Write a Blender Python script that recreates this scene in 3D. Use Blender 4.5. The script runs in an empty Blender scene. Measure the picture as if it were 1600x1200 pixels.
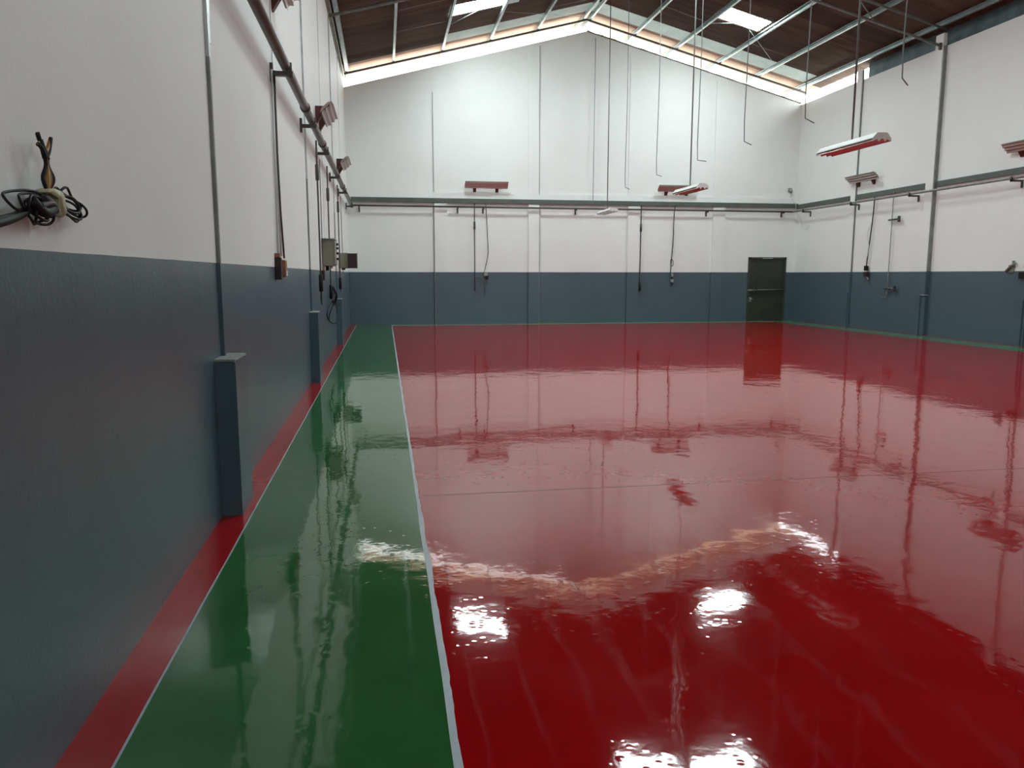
import bpy, bmesh, math, random
from mathutils import Vector, Matrix
random.seed(7)
SC = bpy.context.scene
COL = SC.collection

# ------------------------------------------------------------------ camera
F_PX, VPX, VPY, EYE = 1200.0, 600.5, 429.0, 1.55
pitch = math.atan2(600 - VPY, F_PX)
yaw = math.atan((800 - VPX) / F_PX * math.cos(pitch))
fwd = Vector((math.sin(yaw) * math.cos(pitch), math.cos(yaw) * math.cos(pitch), -math.sin(pitch)))
rgt = Vector((math.cos(yaw), -math.sin(yaw), 0))
upv = rgt.cross(fwd)
cd = bpy.data.cameras.new('camera'); cam = bpy.data.objects.new('camera', cd); COL.objects.link(cam)
cd.sensor_width = 36; cd.lens = 36 * F_PX / 1600; cd.clip_start = 0.02; cd.clip_end = 300
m = Matrix((rgt, upv, -fwd)).transposed().to_4x4(); m.translation = Vector((0, 0, EYE))
cam.matrix_world = m
SC.camera = cam

# ------------------------------------------------------------------ sky, exposure
SKY = 9.5
PANEL = 72.0
FILL = 4.0
w = bpy.data.worlds.new('sky'); SC.world = w; w.use_nodes = True
nt = w.node_tree; nt.nodes.clear()
geo = nt.nodes.new('ShaderNodeTexCoord'); sep = nt.nodes.new('ShaderNodeSeparateXYZ')
rmp = nt.nodes.new('ShaderNodeValToRGB'); bg = nt.nodes.new('ShaderNodeBackground'); wo = nt.nodes.new('ShaderNodeOutputWorld')
mr = nt.nodes.new('ShaderNodeMapRange'); mr.inputs[1].default_value = -1; mr.inputs[2].default_value = 1
nt.links.new(geo.outputs['Generated'], sep.inputs[0]); nt.links.new(sep.outputs[2], mr.inputs[0])
nt.links.new(mr.outputs[0], rmp.inputs[0]); nt.links.new(rmp.outputs[0], bg.inputs[0]); nt.links.new(bg.outputs[0], wo.inputs[0])
e = rmp.color_ramp.elements
e[0].position = 0.47; e[0].color = (0.66, 0.63, 0.57, 1)      # bright paved ground outside
e[1].position = 0.52; e[1].color = (0.92, 0.97, 1.0, 1)       # overcast sky
bg.inputs[1].default_value = SKY
vs = SC.view_settings
vs.view_transform = 'Standard'; vs.look = 'None'; vs.gamma = 1; vs.use_curve_mapping = False; vs.exposure = 0.0
SC.cycles.max_bounces = 8; SC.cycles.diffuse_bounces = 5; SC.cycles.glossy_bounces = 4
SC.cycles.sample_clamp_indirect = 6.0
SC.cycles.use_denoising = True

# ------------------------------------------------------------------ materials
def mat(name, col, rough=0.6, metal=0.0, var=0.0, vscale=3.0, bump=0.0, bscale=20.0, emit=None, spec=0.5, stretch=(1, 1, 1), dark=None):
    M = bpy.data.materials.new(name); M.use_nodes = True
    t = M.node_tree; b = t.nodes['Principled BSDF']
    b.inputs['Roughness'].default_value = rough; b.inputs['Metallic'].default_value = metal
    b.inputs['Specular IOR Level'].default_value = spec
    b.inputs['Base Color'].default_value = (*col, 1)
    tc = t.nodes.new('ShaderNodeTexCoord'); mp = t.nodes.new('ShaderNodeMapping'); mp.inputs['Scale'].default_value = stretch
    t.links.new(tc.outputs['Object'], mp.inputs[0])
    if var:
        n = t.nodes.new('ShaderNodeTexNoise'); n.inputs['Scale'].default_value = vscale; n.inputs['Detail'].default_value = 5
        t.links.new(mp.outputs[0], n.inputs['Vector'])
        mx = t.nodes.new('ShaderNodeMix'); mx.data_type = 'RGBA'
        c2 = dark or tuple(c * (1 - var) for c in col)
        mx.inputs[6].default_value = (*col, 1); mx.inputs[7].default_value = (*c2, 1)
        r = t.nodes.new('ShaderNodeMapRange'); r.inputs[1].default_value = 0.35; r.inputs[2].default_value = 0.7
        t.links.new(n.outputs[0], r.inputs[0]); t.links.new(r.outputs[0], mx.inputs[0]); t.links.new(mx.outputs[2], b.inputs['Base Color'])
    if bump:
        n2 = t.nodes.new('ShaderNodeTexNoise'); n2.inputs['Scale'].default_value = bscale; n2.inputs['Detail'].default_value = 3
        t.links.new(mp.outputs[0], n2.inputs['Vector'])
        bp = t.nodes.new('ShaderNodeBump'); bp.inputs['Strength'].default_value = 1; bp.inputs['Distance'].default_value = bump
        t.links.new(n2.outputs[0], bp.inputs['Height']); t.links.new(bp.outputs[0], b.inputs['Normal'])
    if emit:
        b.inputs['Emission Color'].default_value = (*emit[0], 1); b.inputs['Emission Strength'].default_value = emit[1]
    return M

def floor_mat(name, col, dark):
    """self-levelling epoxy: coloured, mirror-glossy, with long lazy waves and fine roller texture"""
    M = bpy.data.materials.new(name); M.use_nodes = True
    t = M.node_tree; b = t.nodes['Principled BSDF']
    g = t.nodes.new('ShaderNodeNewGeometry')
    def noise(scale, detail, rough=0.5, sc=(1, 1, 1)):
        mp = t.nodes.new('ShaderNodeMapping'); mp.inputs['Scale'].default_value = sc
        t.links.new(g.outputs['Position'], mp.inputs[0])
        n = t.nodes.new('ShaderNodeTexNoise'); n.inputs['Scale'].default_value = scale; n.inputs['Detail'].default_value = detail
        n.inputs['Roughness'].default_value = rough
        t.links.new(mp.outputs[0], n.inputs['Vector']); return n
    def mul(a, k):
        q = t.nodes.new('ShaderNodeMath'); q.operation = 'MULTIPLY'; t.links.new(a, q.inputs[0]); q.inputs[1].default_value = k; return q.outputs[0]
    def add(a, c):
        q = t.nodes.new('ShaderNodeMath'); q.operation = 'ADD'; t.links.new(a, q.inputs[0]); t.links.new(c, q.inputs[1]); return q.outputs[0]
    big = noise(0.55, 2.0)
    mid = noise(2.3, 2.0)
    fine = noise(22, 2.0)
    mid2 = noise(8.0, 3.0)
    h = add(add(mul(big.outputs[0], 0.0042), mul(mid.outputs[0], 0.0025)), mul(fine.outputs[0], 0.00012))
    h = add(h, mul(mid2.outputs[0], 0.00050))
    vo = t.nodes.new('ShaderNodeTexVoronoi'); vo.inputs['Scale'].default_value = 17; t.links.new(g.outputs['Position'], vo.inputs['Vector'])
    vr = t.nodes.new('ShaderNodeMapRange'); vr.interpolation_type = 'SMOOTHSTEP'; vr.inputs[1].default_value = 0.0; vr.inputs[2].default_value = 0.32; vr.inputs[3].default_value = 1; vr.inputs[4].default_value = 0
    t.links.new(vo.outputs['Distance'], vr.inputs[0]); h = add(h, mul(vr.outputs[0], 0.00022))
    bp = t.nodes.new('ShaderNodeBump'); bp.inputs['Strength'].default_value = 1; bp.inputs['Distance'].default_value = 1.0
    t.links.new(h, bp.inputs['Height']); t.links.new(bp.outputs[0], b.inputs['Normal'])
    blot = noise(1.1, 6, 0.6)
    mx = t.nodes.new('ShaderNodeMix'); mx.data_type = 'RGBA'; mx.inputs[6].default_value = (*col, 1); mx.inputs[7].default_value = (*dark, 1)
    r = t.nodes.new('ShaderNodeMapRange'); r.inputs[1].default_value = 0.4; r.inputs[2].default_value = 0.65
    t.links.new(blot.outputs[0], r.inputs[0]); t.links.new(r.outputs[0], mx.inputs[0]); t.links.new(mx.outputs[2], b.inputs['Base Color'])
    b.inputs['Roughness'].default_value = 0.045; b.inputs['IOR'].default_value = 1.43
    return M

BAND = 1.625
def wall_mat():
    M = bpy.data.materials.new('painted_plaster'); M.use_nodes = True
    t = M.node_tree; b = t.nodes['Principled BSDF']
    g = t.nodes.new('ShaderNodeNewGeometry'); s = t.nodes.new('ShaderNodeSeparateXYZ'); t.links.new(g.outputs['Position'], s.inputs[0])
    n = t.nodes.new('ShaderNodeTexNoise'); n.inputs['Scale'].default_value = 3; n.inputs['Detail'].default_value = 4; t.links.new(g.outputs['Position'], n.inputs['Vector'])
    q = t.nodes.new('ShaderNodeMath'); q.operation = 'MULTIPLY_ADD'; t.links.new(n.outputs[0], q.inputs[0]); q.inputs[1].default_value = 0.004
    t.links.new(s.outputs[2], q.inputs[2])
    gt = t.nodes.new('ShaderNodeMath'); gt.operation = 'GREATER_THAN'; t.links.new(q.outputs[0], gt.inputs[0]); gt.inputs[1].default_value = BAND + 0.002
    # faint blotches in both paints
    n2 = t.nodes.new('ShaderNodeTexNoise'); n2.inputs['Scale'].default_value = 0.9; n2.inputs['Detail'].default_value = 7; n2.inputs['Roughness'].default_value = 0.65
    t.links.new(g.outputs['Position'], n2.inputs['Vector'])
    def pair(a, c):
        mx = t.nodes.new('ShaderNodeMix'); mx.data_type = 'RGBA'; mx.inputs[6].default_value = (*a, 1); mx.inputs[7].default_value = (*c, 1)
        t.links.new(n2.outputs[0], mx.inputs[0]); return mx.outputs[2]
    white = pair((0.80, 0.82, 0.80), (0.72, 0.745, 0.73)); blue = pair((0.074, 0.118, 0.142), (0.056, 0.090, 0.105))
    fin = t.nodes.new('ShaderNodeMix'); fin.data_type = 'RGBA'; t.links.new(gt.outputs[0], fin.inputs[0]); t.links.new(blue, fin.inputs[6]); t.links.new(white, fin.inputs[7])
    t.links.new(fin.outputs[2], b.inputs['Base Color'])
    rr = t.nodes.new('ShaderNodeMapRange'); t.links.new(gt.outputs[0], rr.inputs[0]); rr.inputs[3].default_value = 0.33; rr.inputs[4].default_value = 0.6
    t.links.new(rr.outputs[0], b.inputs['Roughness'])
    n3 = t.nodes.new('ShaderNodeTexNoise'); n3.inputs['Scale'].default_value = 35; n3.inputs['Detail'].default_value = 3; t.links.new(g.outputs['Position'], n3.inputs['Vector'])
    n4 = t.nodes.new('ShaderNodeTexNoise'); n4.inputs['Scale'].default_value = 1.7; t.links.new(g.outputs['Position'], n4.inputs['Vector'])
    ad = t.nodes.new('ShaderNodeMath'); ad.operation = 'MULTIPLY_ADD'; t.links.new(n4.outputs[0], ad.inputs[0]); ad.inputs[1].default_value = 6; t.links.new(n3.outputs[0], ad.inputs[2])
    bp = t.nodes.new('ShaderNodeBump'); bp.inputs['Distance'].default_value = 0.0012; bp.inputs['Strength'].default_value = 1
    t.links.new(ad.outputs[0], bp.inputs['Height']); t.links.new(bp.outputs[0], b.inputs['Normal'])
    return M

WALL = wall_mat()
RED = floor_mat('red_epoxy', (0.34, 0.003, 0.005), (0.295, 0.0025, 0.004))
GREEN = floor_mat('green_epoxy', (0.028, 0.128, 0.036), (0.019, 0.098, 0.028))
GREEN2 = floor_mat('pale_green_epoxy', (0.10, 0.26, 0.12), (0.08, 0.22, 0.10))
LINE = mat('white_line_paint', (0.42, 0.47, 0.52), 0.35, var=0.15, vscale=8)
PALE = mat('pale_line_paint', (0.45, 0.50, 0.42), 0.35, var=0.3, vscale=5)
BLUE = mat('blue_grey_paint', (0.070, 0.112, 0.135), 0.35, var=0.2, vscale=2, bump=0.001, bscale=30)
CAP = mat('rough_concrete', (0.30, 0.32, 0.31), 0.8, var=0.3, vscale=15, bump=0.003)
ROOF = mat('weathered_roof_sheet', (0.118, 0.085, 0.064), 0.75, var=0.45, vscale=1.3, stretch=(0.5, 4, 1))
LITROOF = mat('roof_sheet_lit_tone', (0.56, 0.43, 0.34), 0.75, var=0.25, vscale=2, stretch=(.5, 4, 1))  # overhang's outdoor brightness painted in as a paler roof sheet colour
def per_object(M, lo, hi):
    t = M.node_tree; b = t.nodes['Principled BSDF']; src = b.inputs['Base Color'].links[0].from_socket
    oi = t.nodes.new('ShaderNodeObjectInfo'); m_ = t.nodes.new('ShaderNodeMapRange'); m_.inputs[3].default_value = lo; m_.inputs[4].default_value = hi
    t.links.new(oi.outputs['Random'], m_.inputs[0])
    v = t.nodes.new('ShaderNodeVectorMath'); v.operation = 'SCALE'; t.links.new(src, v.inputs[0]); t.links.new(m_.outputs[0], v.inputs['Scale']); t.links.new(v.outputs[0], b.inputs['Base Color'])
per_object(ROOF, .65, 1.35)
def ribbed(M, period):
    # emission striped to paint in the light and shade of the corrugation
    t = M.node_tree; b = t.nodes['Principled BSDF']
    tc = t.nodes.new('ShaderNodeTexCoord'); s_ = t.nodes.new('ShaderNodeSeparateXYZ'); t.links.new(tc.outputs['Object'], s_.inputs[0])
    a = t.nodes.new('ShaderNodeMath'); a.operation = 'MULTIPLY_ADD'; a.inputs[1].default_value = 2 * math.pi / period; a.inputs[2].default_value = -23.25 * 2 * math.pi / period; t.links.new(s_.outputs[1], a.inputs[0])
    c = t.nodes.new('ShaderNodeMath'); c.operation = 'SINE'; t.links.new(a.outputs[0], c.inputs[0])
    m_ = t.nodes.new('ShaderNodeMapRange'); m_.inputs[1].default_value = -.2; m_.inputs[2].default_value = .5; m_.inputs[3].default_value = .18; m_.inputs[4].default_value = .85; t.links.new(c.outputs[0], m_.inputs[0])
    t.links.new(m_.outputs[0], b.inputs['Emission Strength'])
TRANS = mat('translucent_roof_sheet', (0.55, 0.62, 0.58), 0.5, emit=((0.62, 0.82, 0.76), 0.62), var=0.25, vscale=2)
ribbed(TRANS, .101)
SKYL = mat('daylit_skylight', (0.9, 0.9, 0.9), 0.4, emit=((0.88, 1.0, 1.0), PANEL))
GALV = mat('galvanised_steel', (0.43, 0.52, 0.52), 0.38, metal=0.75, var=0.35, vscale=6, stretch=(3, 0.6, 3))
STEEL = mat('dull_grey_steel', (0.24, 0.255, 0.24), 0.45, metal=0.35, var=0.3, vscale=5)
LIGHTS = mat('bare_zinc_angle', (0.55, 0.60, 0.60), 0.35, metal=0.5, var=.3, vscale=4)
DSTEEL = mat('dark_steel', (0.09, 0.085, 0.08), 0.4, metal=0.4, var=0.3, vscale=9)
LEDGE = mat('grey_green_paint', (0.085, 0.105, 0.092), 0.5, var=0.25, vscale=2.5)
PIPE = mat('worn_steel_pipe', (0.085, 0.075, 0.073), 0.36, metal=0.25, var=0.5, vscale=7, stretch=(4, 1, 4))
BLACK = mat('black_rubber', (0.010, 0.009, 0.010), 0.55, spec=.25)
HOOK = mat('thin_grey_rod', (0.16, 0.18, 0.17), 0.45, metal=0.4)
OXIDE = mat('red_oxide_paint', (0.085, 0.012, 0.012), 0.5, var=0.3, vscale=12)
ENAMEL = mat('white_enamel', (0.72, 0.74, 0.72), 0.3)
MIRROR = mat('polished_reflector', (0.60, 0.55, 0.53), 0.32, metal=0.7)
LAMPC = mat('dusty_brown_enamel', (0.34, 0.28, 0.25), 0.45, var=.2, vscale=8)
BOXM = mat('beige_grey_enamel', (0.21, 0.205, 0.155), 0.5, var=0.15, vscale=6)
DOORM = mat('dark_green_door_paint', (0.034, 0.042, 0.027), 0.45, var=0.35, vscale=3)
FRAMEM = mat('door_frame_paint', (0.045, 0.050, 0.034), 0.5, var=0.3, vscale=4)
ORANGE = mat('orange_brown_plastic', (0.33, 0.13, 0.05), 0.5, var=0.3, vscale=30)
TAPE = mat('aged_cream_tape', (0.50, 0.48, 0.30), 0.5, var=0.25, vscale=40)
AMBER = mat('amber_wire', (0.30, 0.14, 0.02), 0.45)
DARKIN = mat('dark_maroon_paint', (0.028, 0.010, 0.014), 0.6)
WIREW = mat('pale_wire', (0.55, 0.57, 0.55), 0.5)
COPE = mat('raw_mortar', (0.17, 0.15, 0.11), 0.9, var=0.5, vscale=6)

# ------------------------------------------------------------------ helpers
def new(name, bm, m=None, parent=None, smooth=False):
    me = bpy.data.meshes.new(name); bmesh.ops.recalc_face_normals(bm, faces=bm.faces); bm.to_mesh(me); bm.free()
    if m: me.materials.append(m)
    if smooth:
        for p in me.polygons: p.use_smooth = True
    o = bpy.data.objects.new(name, me); COL.objects.link(o)
    if parent: o.parent = parent
    return o
def box(bm, x0, x1, y0, y1, z0, z1, bev=0):
    r = bmesh.ops.create_cube(bm, size=1)
    for v in r['verts']:
        v.co = Vector((x0 + (v.co.x + .5) * (x1 - x0), y0 + (v.co.y + .5) * (y1 - y0), z0 + (v.co.z + .5) * (z1 - z0)))
    if bev:
        es = {e for v in r['verts'] for e in v.link_edges}
        bmesh.ops.bevel(bm, geom=list(es), offset=bev, segments=2, affect='EDGES')
def tube(bm, pts, r, n=8, closed=False):
    pts = [Vector(p) for p in pts]; N = len(pts); rings = []
    t0 = (pts[1] - pts[0]).normalized(); a = t0.orthogonal().normalized(); prev = t0
    for i, p in enumerate(pts):
        if closed: t = (pts[(i + 1) % N] - pts[i - 1]).normalized()
        elif i == 0: t = t0
        elif i == N - 1: t = (pts[-1] - pts[-2]).normalized()
        else: t = ((pts[i + 1] - p).normalized() + (p - pts[i - 1]).normalized()).normalized()
        a = prev.rotation_difference(t) @ a; a = (a - t * a.dot(t)).normalized(); prev = t
        b = t.cross(a); rr = r[i] if isinstance(r, (list, tuple)) else r
        rings.append([bm.verts.new(p + (a * math.cos(2 * math.pi * k / n) + b * math.sin(2 * math.pi * k / n)) * rr) for k in range(n)])
    for i in range(N if closed else N - 1):
        A, B = rings[i], rings[(i + 1) % N]
        for k in range(n): bm.faces.new((A[k], A[(k + 1) % n], B[(k + 1) % n], B[k]))
    if not closed:
        bm.faces.new(rings[0][::-1]); bm.faces.new(rings[-1])
def spline(pts, k=6, closed=False):
    P = [Vector(p) for p in pts]; out = []; N = len(P)
    for i in range(N if closed else N - 1):
        g = (lambda j: P[j % N]) if closed else (lambda j: P[max(0, min(N - 1, j))])
        a, b, c, d = g(i - 1), g(i), g(i + 1), g(i + 2)
        for s in range(k):
            u = s / k
            out.append(0.5 * ((2 * b) + (c - a) * u + (2 * a - 5 * b + 4 * c - d) * u * u + (3 * b - a - 3 * c + d) * u ** 3))
    if not closed: out.append(P[-1])
    return out
def prism(bm, poly, axis, a0, a1):
    """poly = 2D outline; axis 'x': poly is (y,z); 'y': (x,z); 'z': (x,y)"""
    f = {'x': lambda p, a: (a, p[0], p[1]), 'y': lambda p, a: (p[0], a, p[1]), 'z': lambda p, a: (p[0], p[1], a)}[axis]
    A = [bm.verts.new(f(p, a0)) for p in poly]; B = [bm.verts.new(f(p, a1)) for p in poly]; n = len(poly)
    bm.faces.new(A[::-1]); bm.faces.new(B)
    for i in range(n): bm.faces.new((A[i], A[(i + 1) % n], B[(i + 1) % n], B[i]))
def mb(name, m, parent, *boxes, bev=0):
    bm = bmesh.new()
    for b in boxes: box(bm, *b, bev=bev)
    return new(name, bm, m, parent)
def mt(name, m, parent, pts, r, n=8, closed=False, smooth=True):
    bm = bmesh.new(); tube(bm, pts, r, n, closed); return new(name, bm, m, parent, smooth)
def empty(name, loc=(0, 0, 0), rz=0):
    o = bpy.data.objects.new(name, None); COL.objects.link(o); o.location = loc; o.rotation_euler.z = rz; o.empty_display_size = .1
    return o
def tag(o, label=None, cat=None, group=None, kind=None):
    if label: o['label'] = label
    if cat: o['category'] = cat
    if group: o['group'] = group
    if kind: o['kind'] = kind
    return o
def setting(o, label, cat): return tag(o, label, cat, kind='structure')
def copy_tree(o, parent=None):
    c = o.copy(); COL.objects.link(c)
    if parent: c.parent = parent
    for ch in o.children: copy_tree(ch, c)
    return c

# ------------------------------------------------------------------ room
XL, XR, YF, YN = -1.07, 13.68, 24.4, -7.0
XM, TOP, APEX = 6.36, 7.08, 9.02
ZE, ZR = 7.63, 9.53            # roof sheet height at the wall line and at the ridge
SL = (ZR - ZE) / (XM - XL)
def zroof(x): return ZR - SL * abs(x - XM)

fl = setting(mb('floor', RED, None, (XL - .3, XR + .3, YN - .3, YF + .3, -.15, 0)), 'glossy red epoxy floor reflecting the walls and skylights', 'floor')
mb('green_walkway', GREEN, fl, (-.885, .19, YN, YF, 0, .0010))['label'] = 'green painted walkway along the left wall'
def wob_strip(name, xf, wf, y0, y1, step, z, m, along='y'):
    bm = bmesh.new(); prev = None; y = y0
    while y <= y1 + 1e-6:
        a, w_ = xf(y), wf(y)
        pts = [(a, y), (a + w_, y)] if along == 'y' else [(y, a), (y, a + w_)]
        vs_ = [bm.verts.new((p[0], p[1], z)) for p in pts]
        vb = [bm.verts.new((p[0], p[1], 0.0)) for p in pts]
        if prev:
            bm.faces.new((prev[0], vs_[0], vs_[1], prev[1])); bm.faces.new((prev[2], prev[0], vs_[0], vb[0])); bm.faces.new((prev[1], prev[3], vb[1], vs_[1]))
        prev = vs_ + vb; y += step
    return new(name, bm, m, fl)
from mathutils import noise as mn
def nz(y, s, o=0): return mn.noise(Vector((y * s, o, 0)))
wob_strip('white_line', lambda y: .183 + .006 * nz(y, 1.2, 3), lambda y: .013 + (.016 if y < 4.9 else .009) + .008 * nz(y, 2.6, 9) + .005 * nz(y, 14, 5) , YN, YF - .5, .05, .0018, LINE)['label'] = 'hand painted white line between red and green'
wob_strip('edge_line', lambda y: -.892 + .003 * nz(y, 1.5, 13), lambda y: .009 + .003 * nz(y, 3, 19), YN, YF, .06, .0018, LINE)['label'] = 'thin white line beside the red border'
mb('green_border', GREEN2, fl, (.20, XR, YF - .52, YF, 0, .0010))['label'] = 'green strip along the far wall'
mb('green_border', GREEN2, fl, (12.74, 13.46, YN, YF - .52, 0, .0010))['label'] = 'green strip along the right wall'
mb('pale_line', PALE, fl, (.20, 12.76, YF - .56, YF - .52, 0, .0014))
mb('line_end', LINE, fl, (.18, .36, YF - .60, YF - .48, 0, .002))
mb('floor_joint', OXIDE, fl, (.24, 9.2, 5.295, 5.302, -.01, .0006))

def seg_wall_x(name, x0, x1, m=WALL):
    return mb(name, m, None, (x0, x1, YN - .3, YF + .2, -.15, TOP))
wl = setting(seg_wall_x('wall_left', XL - .2, XL), 'long side wall, white above a blue-grey dado, nearest the camera', 'wall')
wr = setting(seg_wall_x('wall_right', XR, XR + .2), 'side wall on the right, white above a blue-grey dado', 'wall')
bm = bmesh.new()
DX0, DX1, DZ = 12.03, 13.39, 2.125
G = lambda x: APEX - (APEX - TOP) / (XM - XL) * abs(x - XM)
prism(bm, [(XL, -.15), (DX0, -.15), (DX0, G(DX0)), (XM, APEX), (XL, G(XL))], 'y', YF, YF + .2)
prism(bm, [(DX1, -.15), (XR, -.15), (XR, G(XR)), (DX1, G(DX1))], 'y', YF, YF + .2)
prism(bm, [(DX0, DZ), (DX1, DZ), (DX1, G(DX1)), (DX0, G(DX0))], 'y', YF, YF + .2)
wf_ = setting(new('wall_far', bm, WALL), 'far gable wall, white above a blue-grey dado, with the door', 'wall')
bm = bmesh.new(); prism(bm, [(XL, -.15), (XR, -.15), (XR, zroof(XR) - .03), (XM, ZR - .03), (XL, zroof(XL) - .03)], 'y', YN - .2, YN)
setting(new('wall_near', bm, WALL), 'near gable wall behind the camera', 'wall')
fp = setting(mb('fill_panel_1', mat('fill_glow', (.8, .8, .8), .4, emit=((.92, 1.0, 1.0), FILL)), None, (.6, 12.1, YN - .02, YN + .02, 4.3, 6.9)), 'unseen fill light panel added on the near gable behind the camera', 'fill_panel')  # unseen glowing panel, added to brighten the hall from behind the camera
for x in (.55, 3.4, 6.3, 9.2, 12.1): mb('fill_panel_bar', STEEL, fp, (x, x + .08, YN, YN + .06, 4.25, 6.95))
# mortar bead on top of the right half of the gable
bm = bmesh.new(); pv = None
for i in range(60):
    x = XM + .02 + (XR - XM - .05) * i / 59
    t_ = .028 + .014 * nz(x, 3.1, 2)
    q = [bm.verts.new((x, YF - .015, G(x) - .01)), bm.verts.new((x, YF - .015, G(x) + t_)), bm.verts.new((x, YF + .2, G(x) + t_)), bm.verts.new((x, YF + .2, G(x) - .01))]
    if pv:
        for k in range(4): bm.faces.new((pv[k], q[k], q[(k + 1) % 4], pv[(k + 1) % 4]))
    else: bm.faces.new(q)
    pv = q
bm.faces.new(pv[::-1])
new('mortar_coping', bm, COPE, wf_)['label'] = 'rough unpainted mortar edge'

# pilasters of the far wall
for x0, x1, seam in ((1.57, 1.97, -1), (4.53, 4.88, 1), (7.80, 8.20, 0), (10.70, 11.12, 0)):
    mb('pilaster', WALL, wf_, (x0, x1, YF - .07, YF, 0, 3.74))
    mb('pilaster', WALL, wf_, (x0, x1, YF - .022, YF, 3.88, G((x0 + x1) / 2) - (.75 if seam == -1 else .12)))
    if seam:
        xs = x0 if seam < 0 else x1
        mb('steel_edge', STEEL, wf_, (xs - .014 if seam < 0 else xs, xs if seam < 0 else xs + .014, YF - .075, YF, 0, 3.74))
        mb('steel_edge', STEEL, wf_, (xs - .012 if seam < 0 else xs, xs if seam < 0 else xs + .012, YF - .03, YF, 4.06, G(xs) - (.75 if seam == -1 else .12)))
mb('lintel_band', WALL, wf_, (XL, XR, YF - .04, YF, 3.88, 4.07))
mb('ledge_beam', LEDGE, wf_, (XL + .12, XR, YF - .10, YF, 3.755, 3.885))['label'] = 'grey-green horizontal beam'

# columns and plinths of the side walls
def plinth(parent, x0, x1, y0, y1, h=1.02):
    mb('plinth', BLUE, parent, (x0, x1, y0, y1, -.02, h - .015), bev=.006)
    mb('plinth_cap', CAP, parent, (x0, x1, y0 - .004, y1 + .004, h - .015, h), bev=.003)
for y0 in (-.9, 5.28, 11.55, 17.72):
    mb('steel_column', STEEL, wl, (XL - .001, XL + .022, y0, y0 + .035, BAND, 2.9))
    mb('steel_column', LIGHTS, wl, (XL - .001, XL + .022, y0, y0 + .035, 2.9, TOP))
    mb('steel_column', GALV, wl, (XL - .001, XL + .016, y0 + .035, y0 + .11, 3.0, TOP))
    mb('steel_column', BLUE, wl, (XL - .001, XL + .022, y0, y0 + .035, 0, BAND))
for y0 in (2.2, 8.4, 14.7, 20.9):
    mb('steel_column', ENAMEL, wl, (XL - .001, XL + .012, y0, y0 + .05, BAND, TOP))
for y0 in (5.05, 11.28, 17.45):
    plinth(wl, XL - .01, XL + .125, y0, y0 + .42)
for y0, wd, pr in ((-.7, .3, .1), (5.4, .3, .1), (8.5, .2, .05), (11.6, .3, .10), (14.62, .22, .05), (17.72, .30, .10), (21.05, .26, .05)):
    mb('wall_column', WALL, wr, (XR - pr, XR, y0 + .015, y0 + wd, 1.0, TOP + .3), bev=.01)
    mb('column_edge', STEEL, wr, (XR - pr + .008, XR, y0 - .003 if pr < .07 else y0 - .012, y0 + .02, BAND, TOP + (.0 if pr > .07 else .25)))
    mb('plinth', BLUE, wr, (XR - pr - .02, XR, y0 + (.15 if pr > .07 else .05), y0 + wd + .05, -.02, 1.02), bev=.01)
    mb('column_foot', BLUE, wr, (XR - pr + .01, XR, y0, y0 + .16, -.02, BAND))
mb('plinth_cap', CAP, wr, (XR - .13, XR - .02, 17.70, 17.86, 1.02, 1.045))
for y0, y1 in ((21.35, YF), (18.06, 21.03), (14.88, 17.68), (11.95, 14.6), (8.75, 11.55), (5.75, 8.45)):
    mb('ledge_beam', LEDGE, wr, (XR - .05, XR, y0, y1, 3.72, 3.85))

# door
dr = setting(empty('door_1', (DX0, YF, 0)), 'dark green steel door with a horizontal bar in the far wall', 'door')
def dpart(n, m, x0, x1, y0, y1, z0, z1, bev=0, par=None):
    return mb(n, m, par or dr, (x0 - DX0, x1 - DX0, y0 - YF, y1 - YF, z0, z1), bev=bev)
dpart('door_frame', FRAMEM, DX0, DX0 + .06, YF - .03, YF + .12, 0, DZ); dpart('door_frame', FRAMEM, DX1 - .06, DX1, YF - .03, YF + .12, 0, DZ)
dpart('door_frame', FRAMEM, DX0, DX1, YF - .03, YF + .12, DZ - .06, DZ)
lf = dpart('door_leaf', DOORM, DX0 + .06, DX1 - .06, YF + .03, YF + .07, -.02, DZ - .05)
dpart('leaf_stile', DOORM, DX0 + .06, DX0 + .16, YF + .015, YF + .03, .02, DZ - .06, .004)
dpart('leaf_stile', DOORM, DX1 - .14, DX1 - .06, YF + .015, YF + .03, .02, DZ - .06, .004)
dpart('leaf_rail', DOORM, DX0 + .16, DX1 - .14, YF + .015, YF + .03, DZ - .14, DZ - .06, .004)
mt('locking_bar', STEEL, dr, [(.0, -.02, 1.03), (DX1 - DX0 - .09, -.02, 1.05)], .016)
for x in (.22, .33): dpart('bar_guide', FRAMEM, DX0 + x, DX0 + x + .04, YF - .045, YF + .03, .96, 1.12, .004)
dpart('bar_guide', STEEL, DX0 + .02, DX0 + .16, YF - .04, YF + .03, 1.005, 1.06, .004)
dpart('lock_plate', STEEL, DX0 + .08, DX0 + .17, YF - .01, YF + .03, .64, .80, .004)
mt('door_handle', GALV, dr, [(.12, .0, .74), (.12, -.05, .74), (.22, -.05, .73)], .012)
dpart('latch', GALV, DX0 + .5, DX0 + .86, YF - .036, YF - .03, DZ - .045, DZ - .025)

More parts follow.
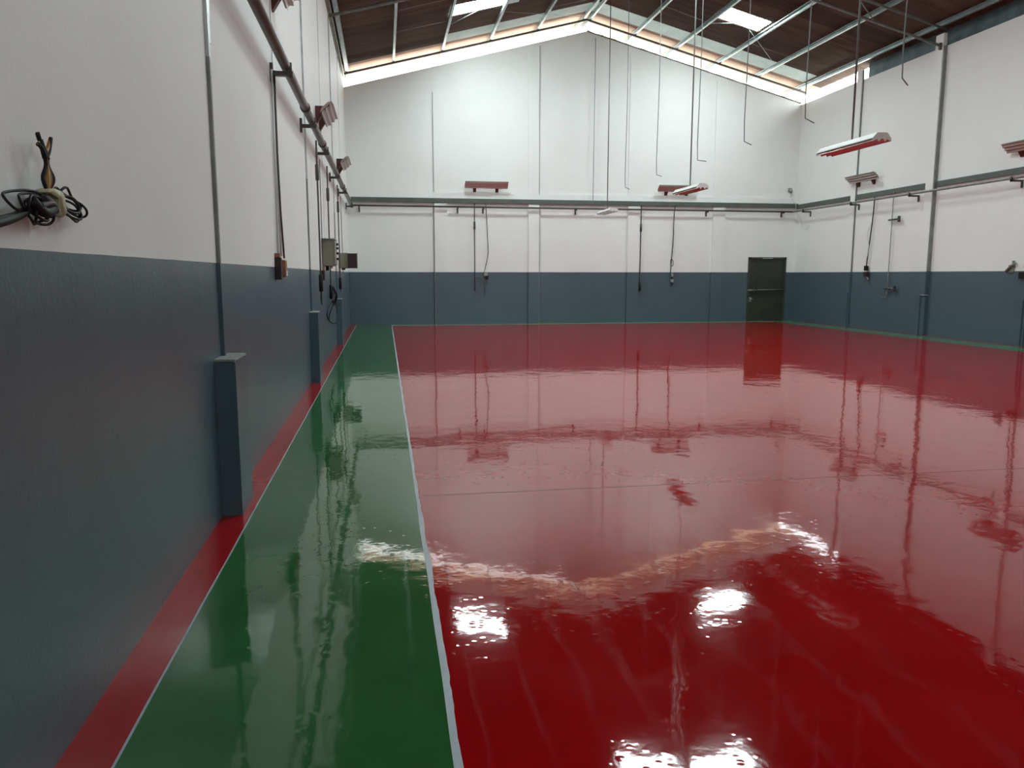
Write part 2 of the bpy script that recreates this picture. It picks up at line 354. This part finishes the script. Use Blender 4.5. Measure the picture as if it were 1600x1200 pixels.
# ------------------------------------------------------------------ roof
cl = setting(empty('ceiling'), 'dark corrugated pitched roof with translucent sheets', 'roof')
SW = .8
Y_STRIP = 23.25
def sheet(xa, xb, y0, m, name='roof_sheet', parent=cl, dz=0.0):
    """corrugated sheet, ridges run down the slope, between |x| distances xa..xb"""
    bm = bmesh.new(); n = 32; A, B = [], []
    for i in range(n + 1):
        y = y0 + (SW + .01) * i / n; c = .016 * math.sin(2 * math.pi * 8 * i / n)
        A.append(bm.verts.new((xa, y, zroof(xa) + c + dz))); B.append(bm.verts.new((xb, y, zroof(xb) + c + dz)))
    for i in range(n): bm.faces.new((A[i], A[i + 1], B[i + 1], B[i]))
    return new(name, bm, m, parent, True)
EO, EE = XL - .45, XR + .45

def cells(k):
    """returns skylight x-ranges for the sheet row with index k (0 = translucent strip row)"""
    if k in (-3, -18): return (1.93, 3.27), (9.38, 10.66)
    if k in (-11,): return (4.86, 6.2), (6.54, 7.9)
    return None, None
for k in range(-38, 3):
    y0 = Y_STRIP + k * SW
    a, b = cells(k)
    if k == 0:
        sheet(EO, 1.93, y0, ROOF); sheet(1.93, XM, y0, TRANS, 'translucent_sheet', cl); sheet(XM, 13.5, y0, TRANS, 'translucent_sheet', cl); sheet(13.5, EE, y0, ROOF)
        continue
    if a:
        sheet(EO, a[0], y0, ROOF); sheet(a[1], XM, y0, ROOF); sheet(a[0], a[1], y0, SKYL, 'skylight_panel', cl)
        sheet(XM, b[0], y0, ROOF); sheet(b[1], EE, y0, ROOF); sheet(b[0], b[1], y0, SKYL, 'skylight_panel', cl)
        if k == -3: sheet(3.28, 3.75, y0, TRANS, 'translucent_sheet', cl, -.012)
    else:
        mm = LITROOF if k > 0 else ROOF
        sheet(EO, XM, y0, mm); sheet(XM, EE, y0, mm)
YO = Y_STRIP + 3 * SW
# ridge cap (outside)
bm = bmesh.new(); prism(bm, [(XM - .3, ZR - .06), (XM, ZR + .03), (XM + .3, ZR - .06), (XM + .3, ZR - .05), (XM, ZR + .045), (XM - .3, ZR - .05)], 'y', YN, YO)
new('ridge_cap', bm, ROOF, cl)
# purlins: galvanised C channels running the length of the hall
def purlin(x, lean, wd=.065):
    z = zroof(x) - .03; h, t_ = .12, .006
    s = lean
    P = [(0, 0), (s * wd, 0), (s * wd, -.022), (s * (wd - t_), -.022), (s * (wd - t_), -t_), (s * t_, -t_), (s * t_, -h + t_), (s * (wd - t_), -h + t_), (s * (wd - t_), -h + .022), (s * wd, -h + .022), (s * wd, -h), (0, -h)]
    bm = bmesh.new(); prism(bm, [(x + p[0], z + p[1]) for p in P], 'y', YN, YO - .1)
    new('purlin', bm, GALV, cl)
for x in (.42, 1.88, 3.34, 4.81): purlin(x - .03, 1)
purlin(6.22, 1); purlin(6.50, -1)
for x in (7.92, 9.30, 10.75, 12.12): purlin(x + .03, -1)
purlin(13.58, -1); purlin(-1.0, 1, .10)
mb('eave_plate', mat('pale_green_plate', (.50, .54, .42), .6, metal=.1, var=.4, vscale=3), cl, (XL - .17, XL + .02, YN, YO - .1, 7.40, 7.405))
mb('eave_angle', GALV, cl, (XL + .02, XL + .03, YN, YO - .1, 7.38, 7.42), (XL - .05, XL - .04, YN, YO - .1, 7.38, 7.40))
# sheet metal closing the eaves just outside the wall tops
mb('eave_flashing', mat('pale_green_flashing', (.55, .60, .47), .6, metal=.1, var=.4, vscale=4), cl, (XL - .17, XL - .15, YN, YO, 7.0, 7.56))
mb('eave_flashing', mat('teal_grey_flashing', (.10, .14, .15), .6, metal=.2, var=.4, vscale=3), cl, (XR + .30, XR + .32, YN, 21.3, 6.9, 7.60))
mb('eave_soffit', ROOF, cl, (XL - .32, XL - .18, YN, YO, 6.9, 6.93), (XR + .18, XR + .32, YN, YO, 6.9, 6.93))
# gable rafter just inside the far wall, and the main trusses
def sloped(bm, x0, x1, zf, y, r): tube(bm, [(x0, y, zf(x0)), (x1, y, zf(x1))], r, 6)
bm = bmesh.new()
zg = lambda x: zroof(x) - .185
sloped(bm, XL - .1, XM, zg, YF - .02, .035); sloped(bm, XM, XR + .1, zg, YF - .02, .035)
new('gable_rafter', bm, DSTEEL, cl)
TR = [17.8, 11.62, 5.4, -.8]
for i, y in enumerate(TR):
    t = empty('roof_truss', (0, y, 0))
    tag(t, 'slim grey roof truss, the farthest one spanning between the walls' if i == 0 else ['', 'second slim roof truss from the far wall, at the second near column', 'roof truss just in front of the camera overhead', 'roof truss behind the camera'][i], 'roof truss', 'slim roof trusses')
    low = lambda x: zroof(x) - .60; high = lambda x: zroof(x) - .185
    for nm, f_, r_ in (('bottom_chord', low, .034), ('top_chord', high, .03)):
        bm = bmesh.new(); tube(bm, [(XL, 0, f_(XL)), (XM, 0, f_(XM)), (XR, 0, f_(XR))], r_, 8); new(nm, bm, STEEL, t, True)
    for x in [XM + s * d for s in (-1, 1) for d in (.6, 2.2, 3.8, 5.4)]:
        mt('web_strut', STEEL, t, [(x, 0, low(x)), (x + (.5 if x < XM else -.5), 0, high(x + (.5 if x < XM else -.5)))], .014, 6)
    mb('gusset_plate', DSTEEL, t, (XR - .16, XR + .05, -.02, .03, zroof(XR) - .66, zroof(XR) - .5))
# sag rods and bracing wires between purlins
def wire(a, b, r=.006, m=GALV):
    o = mt('brace_wire', m, cl, [a, b], r, 5)
for a, b in (((.47, 21.75), (1.86, 21.75)), ((.47, 20.05), (1.86, 20.0)), ((1.93, 22.13), (3.3, 20.7)), ((3.38, 22.0), (6.2, 24.3)), ((9.7, 20.9), (12.1, 23.3)), ((9.35, 22.0), (10.72, 20.6)), ((7.95, 21.9), (9.3, 22.0)), ((10.8, 22.4), (12.1, 22.4)), ((4.85, 22.6), (6.2, 22.6))):
    wire((a[0], a[1], zroof(a[0]) - .09), (b[0], b[1], zroof(b[0]) - .09))
for x in (1.2, 2.6, 4.1, 8.6, 10.0, 11.4):
    wire((x, YF + .15, zroof(x) - .12), (x + .5, YF + .9, zroof(x + .5) - .12), .008, STEEL)

# ------------------------------------------------------------------ pipes round the walls
def bracket(bm, kind, x, y, z):
    if kind == 'L': box(bm, XL, x + .07, y - .025, y + .025, z - .10, z - .055); box(bm, XL, XL + .03, y - .03, y + .03, z - .16, z + .02); box(bm, x + .02, x + .06, y - .02, y + .02, z - .10, z + .03)
    if kind == 'R': box(bm, x - .06, XR, y - .02, y + .02, z - .075, z - .03); box(bm, XR - .025, XR, y - .025, y + .025, z - .20, z - .03); box(bm, x - .06, x - .03, y - .02, y + .02, z - .075, z + .03)
    if kind == 'F': box(bm, x - .02, x + .02, y - .05, YF, z - .075, z - .03); box(bm, x - .025, x + .025, YF - .03, YF, z - .19, z - .03)
PX, PZ = XL + .15, 3.60
p = tag(empty('wall_pipe', (PX, YF - .15, PZ)), 'thick steel pipe on brackets running along the left wall', 'pipe')
p.matrix_world = Matrix.Translation((0, 0, 0))
mt('pipe_run', PIPE, p, [(PX, YN, PZ), (PX, YF - .12, PZ)], .05, 16)
for y in (1.5, 5.2, 8.25, 11.0, 13.4, 16.6, 19.6, 23.4):
    bm = bmesh.new(); bracket(bm, 'L', PX, y, PZ); new('pipe_bracket', bm, DSTEEL, p)
for y in (4.0, 10.2, 12.9, 18.9):
    mt('pipe_coupling', DSTEEL, p, [(PX, y - .06, PZ), (PX, y + .06, PZ)], .062, 14)
p = tag(empty('wall_pipe'), 'thin dark pipe on short brackets running along the far wall', 'pipe')
ZP = 3.63
mt('pipe_run', PIPE, p, [(PX, YF - .15, ZP), (XR - .2, YF - .15, ZP - .015)], .026, 10)
for x in (-.71, 2.29, 3.09, 6.06, 10.47, 13.13):
    bm = bmesh.new(); bracket(bm, 'F', x, YF - .15, ZP); new('pipe_bracket', bm, DSTEEL, p)
p = tag(empty('wall_pipe'), 'grey pipe on angle brackets running along the right wall', 'pipe')
RX = XR - .24
mt('pipe_run', STEEL, p, [(XR - .2, YF - .15, ZP - .015), (RX, YF - .45, ZP - .02), (RX, YN, ZP - .02)], .030, 10)
for y in (23.5, 20.9, 18.35, 15.05, 12.0, 9.0):
    bm = bmesh.new(); bracket(bm, 'R', RX, y, ZP - .02); new('pipe_bracket', bm, DSTEEL, p)

# ------------------------------------------------------------------ fluorescent fixtures
def trough_profile(x0, x1, d, n=6):
    """thin arched reflector between x0,x1 at its lips, depth d upward"""
    inn = [(x0 + (x1 - x0) * i / n, -d + d * math.sin(math.pi * i / n) ** .7) for i in range(n + 1)]
    out = [(x, z + .005) for x, z in inn]
    return inn + out[::-1]
def make_fixture(L, W, housing, root):
    """local: length along Y, width along X, open side facing -Z, origin at top centre"""
    bm = bmesh.new(); hw = W / 2
    hh = 0 if housing == 'w' else -.035
    prism(bm, [(-hw * .55, hh), (hw * .55, hh), (hw, -.065), (hw, -.075), (-hw, -.075), (-hw, -.065)], 'y', -L / 2, L / 2)
    new('housing', bm, ENAMEL if housing == 'w' else LAMPC, root)
    for i in range(3):
        a = -hw + W * i / 3; b = a + W / 3
        bm = bmesh.new(); P = [(x, z - .078) for x, z in trough_profile(a + .002, b - .002, .030)]
        n = len(P); A = [bm.verts.new((q[0], -L / 2, q[1])) for q in P]; B = [bm.verts.new((q[0], L / 2, q[1])) for q in P]
        for j in range(n): bm.faces.new((A[j], A[(j + 1) % n], B[(j + 1) % n], B[j]))
        new('reflector', bm, MIRROR, root, True)
    for s in (-1, 1) if housing == 'w' else ():
        bm = bmesh.new(); y = s * L / 2
        P = [(-hw * .55, hh), (hw * .55, hh), (hw, -.07), (hw, -.112)]
        for i in (2, 1):
            c = -hw + W * i / 3
            P += [(c + W * .06 + .012, -.112) if 0 else (c + .022, -.082), (c + .010, -.112), (c - .010, -.112), (c - .022, -.082)]
        P += [(-hw, -.112), (-hw, -.07)]
        prism(bm, P, 'y', y - .004, y + .004); new('end_plate', bm, ENAMEL if housing == 'w' else LAMPC, root)
def rod(root, h, r=.014):
    mt('hanger_rod', HOOK, root, [(0, 0, -.005), (0, 0, h)], r, 8)
labels = ['pendant fluorescent fixture with red-looking underside, nearest of the three', 'pendant fluorescent fixture hanging in front of the wall lamp by the ridge rods', 'small pendant fluorescent fixture farthest away, level with the far wall pipe']
for i, (y, z, s) in enumerate(((9.98, 3.36, 1), (15.68, 3.37, 1), (21.8, 3.40, 1))):
    t = empty('pendant_light', (XM, y, z)); tag(t, labels[i], 'light fixture', 'pendant fixtures under the ridge')
    make_fixture(1.32, .26, 'w', t)
    rod(t, ZR - .1 - z)
    mb('rail', STEEL, t, (-.012, .012, -.6, .6, -.001, .012))
# wall lamps: a tilted fixture on two triangular brackets
def wall_lamp(loc, rz, label):
    """local +X points out of the wall, Y along it"""
    t = empty('wall_lamp', loc, rz); tag(t, label, 'wall lamp', 'tilted fluorescent lamps above the pipe')
    fx = empty('lamp_head'); fx.parent = t; fx.location = (.15, 0, .05); fx.rotation_euler = (0, math.radians(-42), 0)
    make_fixture(1.34, .25, 'brown', fx)
    for c in list(fx.children):           # bake into parts of the lamp, so depth stays thing > part
        M = Matrix.Translation(fx.location) @ Matrix.Rotation(math.radians(-42), 4, 'Y')
        c.data.transform(M); c.parent = t
    bpy.data.objects.remove(fx)
    for y in (-.36, .34):
        bm = bmesh.new(); prism(bm, [(0, .06), (.15, .06), (.16, .0), (.02, -.22), (0, -.22)], 'y', y - .045, y + .045)
        new('lamp_bracket', bm, OXIDE, t)
    return t
wall_lamp((XL, 8.2, 4.42), 0, 'tilted wall lamp at the top left, nearest on the left wall')
wall_lamp((XL, 14.0, 4.26), 0, 'tilted wall lamp on the left wall above the pipe, middle one')
wall_lamp((XL, 19.8, 4.24), 0, 'tilted wall lamp on the left wall, next to the far corner')
wall_lamp((3.19, YF, 4.31), -math.pi / 2, 'horizontal wall lamp on the far wall, left of the ridge')
wall_lamp((9.43, YF, 4.31), -math.pi / 2, 'horizontal wall lamp on the far wall behind the middle pendant')
wall_lamp((XR, 20.6, 4.29), math.pi, 'wall lamp on the right wall below the nearest pendant')
wall_lamp((XR, 14.75, 4.29), math.pi, 'wall lamp on the right wall cut by the picture edge')

# ------------------------------------------------------------------ thin hanging rods with bent ends
hk = ['farthest bent rod hanging from the ridge', 'second farthest bent rod hanging from the ridge', 'bent rod hanging from the ridge beside the middle pendant rod',
      'bent rod hanging in front of the right part of the far gable', 'bent rod hanging in front of the far right corner', 'nearest bent rod hanging in front of the right wall']
for i, (y, zb, dx, dz) in enumerate(((20.14, 3.84, .12, -.05), (17.74, 3.87, .12, -.04), (15.33, 3.86, .18, -.02), (13.25, 3.89, .13, -.06), (11.23, 3.90, .14, -.07), (9.0, 3.95, .07, -.09))):
    bm = bmesh.new(); tube(bm, [(0, 0, zroof(XM) - .1 - zb), (.01, 0, 2.0), (-.012, 0, .35), (0, 0, 0), (dx, -.02, dz)], .0085, 6)
    o = new('hanging_rod', bm, HOOK, None, True); o.location = (XM, y, zb)
    tag(o, hk[i], 'rod', 'bent rods hanging under the ridge')
o = mt('hanging_cable', HOOK, None, [(6.62, YF - .12, 8.8), (6.61, YF - .12, 3.9)], .009, 6)
tag(o, 'thin straight cable down the far gable from the ridge', 'cable')

# ------------------------------------------------------------------ left wall fittings
def thing(name, label, cat, group=None): return tag(empty(name), label, cat, group)
XW = XL
t = thing('socket_drop', 'pair of pale conduits down the left wall to brown sockets', 'socket')
mt('conduit', WIREW, t, [(XW + .02, 8.2, 3.55), (XW + .02, 8.17, 2.6), (XW + .02, 8.10, 1.75)], .011, 8)
mt('conduit', DSTEEL, t, [(XW + .04, 8.24, 3.55), (XW + .04, 8.22, 2.75), (XW + .04, 8.28, 2.2), (XW + .04, 8.42, 1.72)], .010, 8)
mt('conduit', WIREW, t, [(XW + .02, 8.26, 2.7), (XW + .02, 8.38, 1.74)], .008, 8)
mb('socket_box', DARKIN, t, (XW, XW + .06, 7.98, 8.08, 1.50, 1.72), bev=.006)
s_ = mb('socket_box', ORANGE, t, (XW, XW + .055, 8.36, 8.52, 1.52, 1.70), bev=.008); s_['label'] = 'orange-brown socket'
mb('socket_lid', WIREW, t, (XW + .055, XW + .062, 8.38, 8.50, 1.535, 1.59))
mb('socket_lid', ORANGE, t, (XW, XW + .05, 7.99, 8.05, 1.70, 1.76))

def drop(label, x, y, ztop, zbot, zfit, low=None, m=DSTEEL, sag=.02, ax='L', r=.013, hookend=True, group='air pipe drops below the wall pipes'):
    """down pipe with a union fitting, plus a lower valve and hook"""
    t = thing('pipe_drop', label, 'pipe', group)
    mt('down_pipe', m, t, spline([(x, y, ztop), (x, y + (sag if ax != 'F' else 0), (ztop + zbot) / 2), (x, y, zbot)], 4), r, 8)
    mt('union', m, t, [(x, y, zfit - .13), (x, y, zfit - .11), (x, y, zfit + .11), (x, y, zfit + .13)], [r, r * 2.2, r * 2.2, r], 8)
    if low:
        mt('valve', BLACK, t, [(x, y, low - .14), (x, y, low - .12), (x, y, low + .12), (x, y, low + .14)], [r, r * 2.5, r * 2.3, r], 8)
    if hookend:
        d = (0, .12, 0) if ax == 'L' else ((.1, 0, 0) if ax == 'F' else (0, .15, 0))
        mt('hose_tail', m, t, [(x, y, zbot), (x + d[0] * .3, y + d[1] * .3, zbot - .05), (x + d[0], y + d[1], zbot - .06)], r * .8, 6)
    return t
drop('rust-brown pipe drop on the left wall before the electrical box', XW + .09, 12.42, 3.57, 1.14, 3.1, 1.42)
drop('dark pipe drop passing behind the beige electrical box', XW + .05, 15.25, 3.57, 1.28, 3.05, 1.22, sag=.0)
drop('dark pipe drop between the beige box and the far corner box', XW + .06, 18.35, 3.57, 1.22, 3.08, 1.35)
t = thing('hanging_wire', 'thin dark wire down the left wall ending behind the beige box', 'wire')
mt('wire', DSTEEL, t, spline([(XW + .02, 13.9, 3.5), (XW + .025, 13.8, 2.8), (XW + .02, 13.86, 2.0), (XW + .02, 13.8, 1.6)], 5), .007, 6)
mb('wire_socket', DARKIN, t, (XW, XW + .05, 13.72, 13.88, 1.45, 1.62), bev=.005)
t = thing('hanging_wire', 'thin grey wire down the left wall near the far corner', 'wire')
mt('wire', DSTEEL, t, spline([(XW + .02, 20.3, 3.5), (XW + .03, 20.2, 2.6), (XW + .02, 20.6, 1.6)], 5), .007, 6)
# coiled black hose below the beige box
t = thing('hose_coil', 'black hose coil hanging on the left wall by the third plinth', 'hose')
pts = [(XW + .10, 15.2, 1.30)]
for i in range(22):
    a = math.pi * .5 + i * .42; pts.append((XW + .07 + .045 * math.sin(i * .9), 15.75 + 1.15 * math.cos(a) * (.8 + .02 * i), .86 + .27 * math.sin(a)))
mt('hose', BLACK, t, spline(pts, 4), .010, 6)
mt('hose_end', BLACK, t, spline([(XW + .1, 15.15, 1.32), (XW + .16, 15.1, 1.15), (XW + .1, 15.3, .98), (XW + .12, 14.7, 1.06)], 5), .02, 6)

# electrical boxes
t = thing('electrical_box', 'beige-grey electrical box on the left wall at dado height', 'electrical box')
mb('enclosure', BOXM, t, (XW, XW + .20, 13.95, 14.62, 1.70, 2.16), bev=.008)
mb('box_door', BOXM, t, (XW + .20, XW + .225, 13.97, 14.60, 1.715, 2.145), bev=.006)
mb('lid_rim', CAP, t, (XW, XW + .225, 13.90, 14.67, 2.16, 2.175))
for z in (1.83, 1.93, 2.02, 2.09): mt('knob', BLACK, t, [(XW + .225, 14.45, z), (XW + .26, 14.45, z)], .022, 10)
mt('cable_gland', BLACK, t, [(XW + .08, 14.1, 1.70), (XW + .08, 14.1, 1.62)], .03, 8); mt('cable_gland', WIREW, t, [(XW + .15, 14.1, 1.70), (XW + .15, 14.1, 1.655)], .025, 8)
t = thing('electrical_box', 'grey cabinet with open maroon front near the far left corner', 'electrical box')
mb('enclosure', BOXM, t, (XW, XW + .22, 18.95, 19.0, 1.70, 2.06), (XW, XW + .22, 19.50, 19.55, 1.70, 2.06), (XW, XW + .02, 19, 19.5, 1.70, 2.06), (XW, XW + .22, 19, 19.5, 2.03, 2.06), (XW, XW + .22, 19, 19.5, 1.70, 1.73))
mb('box_door', DARKIN, t, (XW + .22, XW + .235, 18.9, 18.93, 1.70, 2.05), (XW + .22, XW + .44, 18.93, 18.96, 1.70, 2.05))['label'] = 'dark maroon door swung open'
mb('door_rim', BOXM, t, (XW + .43, XW + .445, 18.92, 18.97, 1.69, 2.06))
mb('cable_gland', BLACK, t, (XW + .06, XW + .14, 19.1, 19.2, 1.66, 1.70))

# bundle of cables sticking out of the wall beside the camera
t = thing('cable_bundle', 'coiled dark cables bound with cream tape on the near left wall', 'cable')
xb = XW + .035
mt('supply_cable', BLACK, t, spline([(XW + .02, 1.9, 1.60), (XW + .03, 2.15, 1.655), (xb, 2.36, 1.695), (xb, 2.46, 1.72), (xb + .01, 2.56, 1.76)], 6), .0135, 10)
mt('supply_cable', BLACK, t, spline([(XW + .025, 1.95, 1.625), (XW + .03, 2.2, 1.675), (xb, 2.42, 1.715), (xb + .01, 2.54, 1.745)], 6), .009, 8)
def loop(cy, cz, ry, rz, tilt, off, seedv, r=.0042, m=BLACK):
    P = []
    for i in range(14):
        a = 2 * math.pi * i / 14
        y = ry * math.cos(a); z = rz * math.sin(a) * (1 + .18 * math.sin(2 * a + seedv))
        P.append((xb + off + .010 * math.sin(a * 2 + seedv), cy + y * math.cos(tilt) - z * math.sin(tilt), cz + y * math.sin(tilt) + z * math.cos(tilt)))
    mt('cable_loop', m, t, spline(P, 4, True), r, 7, True)
for a in ((2.50, 1.765, .125, .030, .04, .000, 0.3), (2.53, 1.768, .10, .024, .10, .010, 1.2), (2.55, 1.760, .085, .028, .12, .018, 2.2), (2.555, 1.745, .07, .026, -.2, .014, 3.9),
          (2.565, 1.722, .065, .022, .1, .006, .8), (2.58, 1.730, .06, .034, .0, .014, 1.8),
          (2.80, 1.795, .11, .028, -.12, .000, 2.1), (2.83, 1.780, .115, .026, -.22, .008, 0.6), (2.80, 1.768, .12, .028, -.10, .014, 4.4), (2.82, 1.760, .10, .022, -.25, .004, 5.2), (2.78, 1.790, .085, .034, -.1, .018, 3.3)):
    loop(*a)
mt('cable_knot', BLACK, t, spline([(xb + .02, 2.50, 1.765), (xb + .03, 2.56, 1.735), (xb + .03, 2.62, 1.755), (xb + .025, 2.57, 1.775), (xb + .02, 2.63, 1.735)], 5), .016, 8)
mt('cable_knot', DARKIN, t, spline([(xb + .03, 2.53, 1.75), (xb + .035, 2.60, 1.765), (xb + .03, 2.64, 1.745)], 5), .011, 8)
bm = bmesh.new()
prism(bm, [(2.60, 1.805), (2.645, 1.815), (2.70, 1.812), (2.715, 1.80), (2.725, 1.745), (2.70, 1.732), (2.67, 1.728), (2.672, 1.79), (2.60, 1.795)], 'x', xb - .012, xb + .034)
bmesh.ops.bevel(bm, geom=bm.edges[:], offset=.004, segments=2, affect='EDGES')
new('tape_wrap', bm, TAPE, t, True)
for j, (dy, m_, r_) in enumerate(((-.012, BLACK, .006), (.0, AMBER, .006), (.010, AMBER, .005), (.018, DARKIN, .006), (.006, TAPE, .004))):
    ends = [(2.605, 1.972), (2.70, 1.972), (2.600, 1.938), (2.625, 1.955), (2.61, 1.95)][j]
    mt('wire', m_, t, spline([(xb + .01, 2.645 + dy * .6, 1.81), (xb + .012 + dy * .4, 2.645 + dy * 1.6, 1.845), (xb + .01, 2.655 + dy * .5, 1.885), (xb + .012, 2.645 + dy * .8, 1.918), (xb + .01, (2.645 + ends[0]) / 2, 1.94), (xb + .01, ends[0], ends[1])], 5), r_, 7)
    if j < 4:
        P = [(xb + .011, 2.65 + dy * .6, 1.905), (xb + .012, (2.648 + ends[0]) / 2, 1.932), (xb + .011, ends[0], ends[1] + .003)]
        mt('taped_end', BLACK, t, spline(P, 5), [.008 - .0002 * q for q in range(11)], 8)

# ------------------------------------------------------------------ far wall fittings
yw = YF - .06
t = drop('dark pipe drop on the far wall under the left wall lamp', 2.82, yw, 3.75, 1.05, 3.07, None, ax='F', r=.014)
mt('hose', DSTEEL, t, spline([(2.83, yw, 1.42), (2.98, yw - .02, 1.46), (3.10, yw - .02, 1.30), (3.14, yw - .02, 1.08), (3.12, yw - .02, .92)], 5), .010, 6)
t = drop('dark pipe drop on the far wall, centre right', 8.24, yw, 3.75, 1.12, 3.05, 1.16, ax='F', r=.018, hookend=False)
t = thing('pendant_socket', 'black cable with hanging sockets beside the left pipe drop', 'socket')
mt('cable', BLACK, t, spline([(3.17, yw, 3.78), (3.20, yw, 3.3), (3.23, yw, 2.6), (3.24, yw, 2.2), (3.15, yw, 1.75), (3.13, yw, 1.62)], 5), .010, 6)
mb('socket_block', CAP, t, (3.10, 3.22, yw - .04, yw + .02, 1.50, 1.62), bev=.01); mb('socket_block', BLACK, t, (3.16, 3.24, yw - .05, yw + .01, 1.40, 1.52), bev=.01)
mt('plug', TAPE, t, [(3.11, yw - .04, 1.60), (3.13, yw - .04, 1.70)], .02, 8)
t = thing('pendant_socket', 'black cable with hanging sockets near the door', 'socket')
mt('cable', BLACK, t, spline([(9.40, yw, 3.80), (9.36, yw, 3.5), (9.35, yw, 2.6), (9.31, yw, 2.0), (9.29, yw, 1.6)], 5), .013, 6)
mt('cable', WIREW, t, spline([(9.37, yw, 3.0), (9.42, yw, 2.6), (9.36, yw, 2.1)], 5), .006, 6)
mt('cable_loop', BLACK, t, spline([(9.30, yw, 2.05), (9.36, yw - .01, 2.0), (9.36, yw - .01, 1.85), (9.31, yw, 1.84), (9.29, yw, 1.95)], 4, True), .010, 6, True)
mb('socket_block', CAP, t, (9.31, 9.38, yw - .04, yw + .02, 1.48, 1.62), bev=.01); mb('socket_block', CAP, t, (9.30, 9.39, yw - .04, yw + .02, 1.30, 1.40), bev=.01)
mt('plug', BLACK, t, [(9.34, yw - .01, 1.48), (9.34, yw - .01, 1.40)], .02, 8); mt('plug', BLACK, t, [(9.345, yw - .01, 1.30), (9.345, yw - .01, 1.20)], [.035, .012], 8)
t = thing('security_camera', 'small grey dome camera on the far wall by the right corner', 'camera')
mb('mount', CAP, t, (13.33, 13.46, YF - .05, YF, 4.27, 4.40), bev=.01)
mt('dome', STEEL, t, [(13.40, YF - .06, 4.33), (13.40, YF - .085, 4.29), (13.40, YF - .09, 4.25), (13.40, YF - .09, 4.22)], [.05, .055, .04, .015], 10)
mt('camera_cable', WIREW, t, spline([(13.42, YF - .03, 4.26), (13.46, YF - .03, 4.05), (13.56, YF - .13, 3.86), (XR - .1, YF - .18, 3.60), (XR - .06, YF - .4, 3.35), (XR - .04, YF - .5, 3.10), (XR - .04, YF - .7, 3.0), (XR - .03, YF - .9, 3.12)], 5), .007, 6)

# ------------------------------------------------------------------ right wall fittings
xr_ = XR - .07
t = thing('pendant_socket', 'dark cable with a hanging socket beside the right wall column', 'socket')
mt('cable', BLACK, t, spline([(xr_, 20.1, 3.70), (xr_, 20.12, 3.2), (xr_, 20.2, 2.5), (xr_, 20.28, 1.80)], 5), .016, 6)
mt('cable', WIREW, t, spline([(xr_ - .01, 20.15, 3.0), (xr_ - .02, 20.3, 2.7), (xr_ - .015, 20.2, 2.3), (xr_ - .02, 20.3, 1.9)], 5), .008, 6)
mb('socket_block', BLACK, t, (xr_ - .03, xr_ + .03, 20.22, 20.36, 1.66, 1.80), bev=.01); mb('socket_block', DARKIN, t, (xr_ - .04, xr_ + .03, 20.18, 20.36, 1.50, 1.63), bev=.01)
mt('plug', STEEL, t, [(xr_, 20.25, 1.50), (xr_, 20.15, 1.40)], .02, 8)
t = thing('pipe_drop', 'slim grey pipe drop with two valves on the right wall', 'pipe')
mt('down_pipe', STEEL, t, [(xr_, 19.28, 3.78), (xr_, 19.28, 1.05), (xr_, 19.30, .93), (xr_, 19.52, .91)], .013, 8)
for z in (3.02, 1.17):
    mt('valve', DSTEEL, t, [(xr_, 19.42, z), (xr_ - .02, 18.98, z)], .024, 8); mb('valve_handle', DSTEEL, t, (xr_ - .05, xr_ + .01, 18.93, 18.99, z - .08, z + .08), bev=.008)
t = thing('wall_tap', 'small grey valve on the right wall at the picture edge', 'valve')
mt('valve_body', STEEL, t, [(XR - .04, 15.24, 1.62), (XR - .05, 15.10, 1.74), (XR - .05, 14.98, 1.80)], [.035, .03, .022], 8)
mb('valve_handle', CAP, t, (XR - .08, XR - .03, 15.02, 15.06, 1.76, 1.85), bev=.004)
mb('mounting_plate', STEEL, t, (XR - .03, XR, 15.05, 15.2, 1.60, 1.76))
t = thing('pendant_socket', 'dark cable and switch box cut off at the right picture edge', 'socket')
mt('cable', BLACK, t, [(xr_ - .02, 14.62, 3.70), (xr_ - .02, 14.70, 1.70)], .012, 6)
mb('socket_block', BLACK, t, (xr_ - .05, xr_ + .05, 14.62, 14.82, 1.46, 1.60), bev=.01)
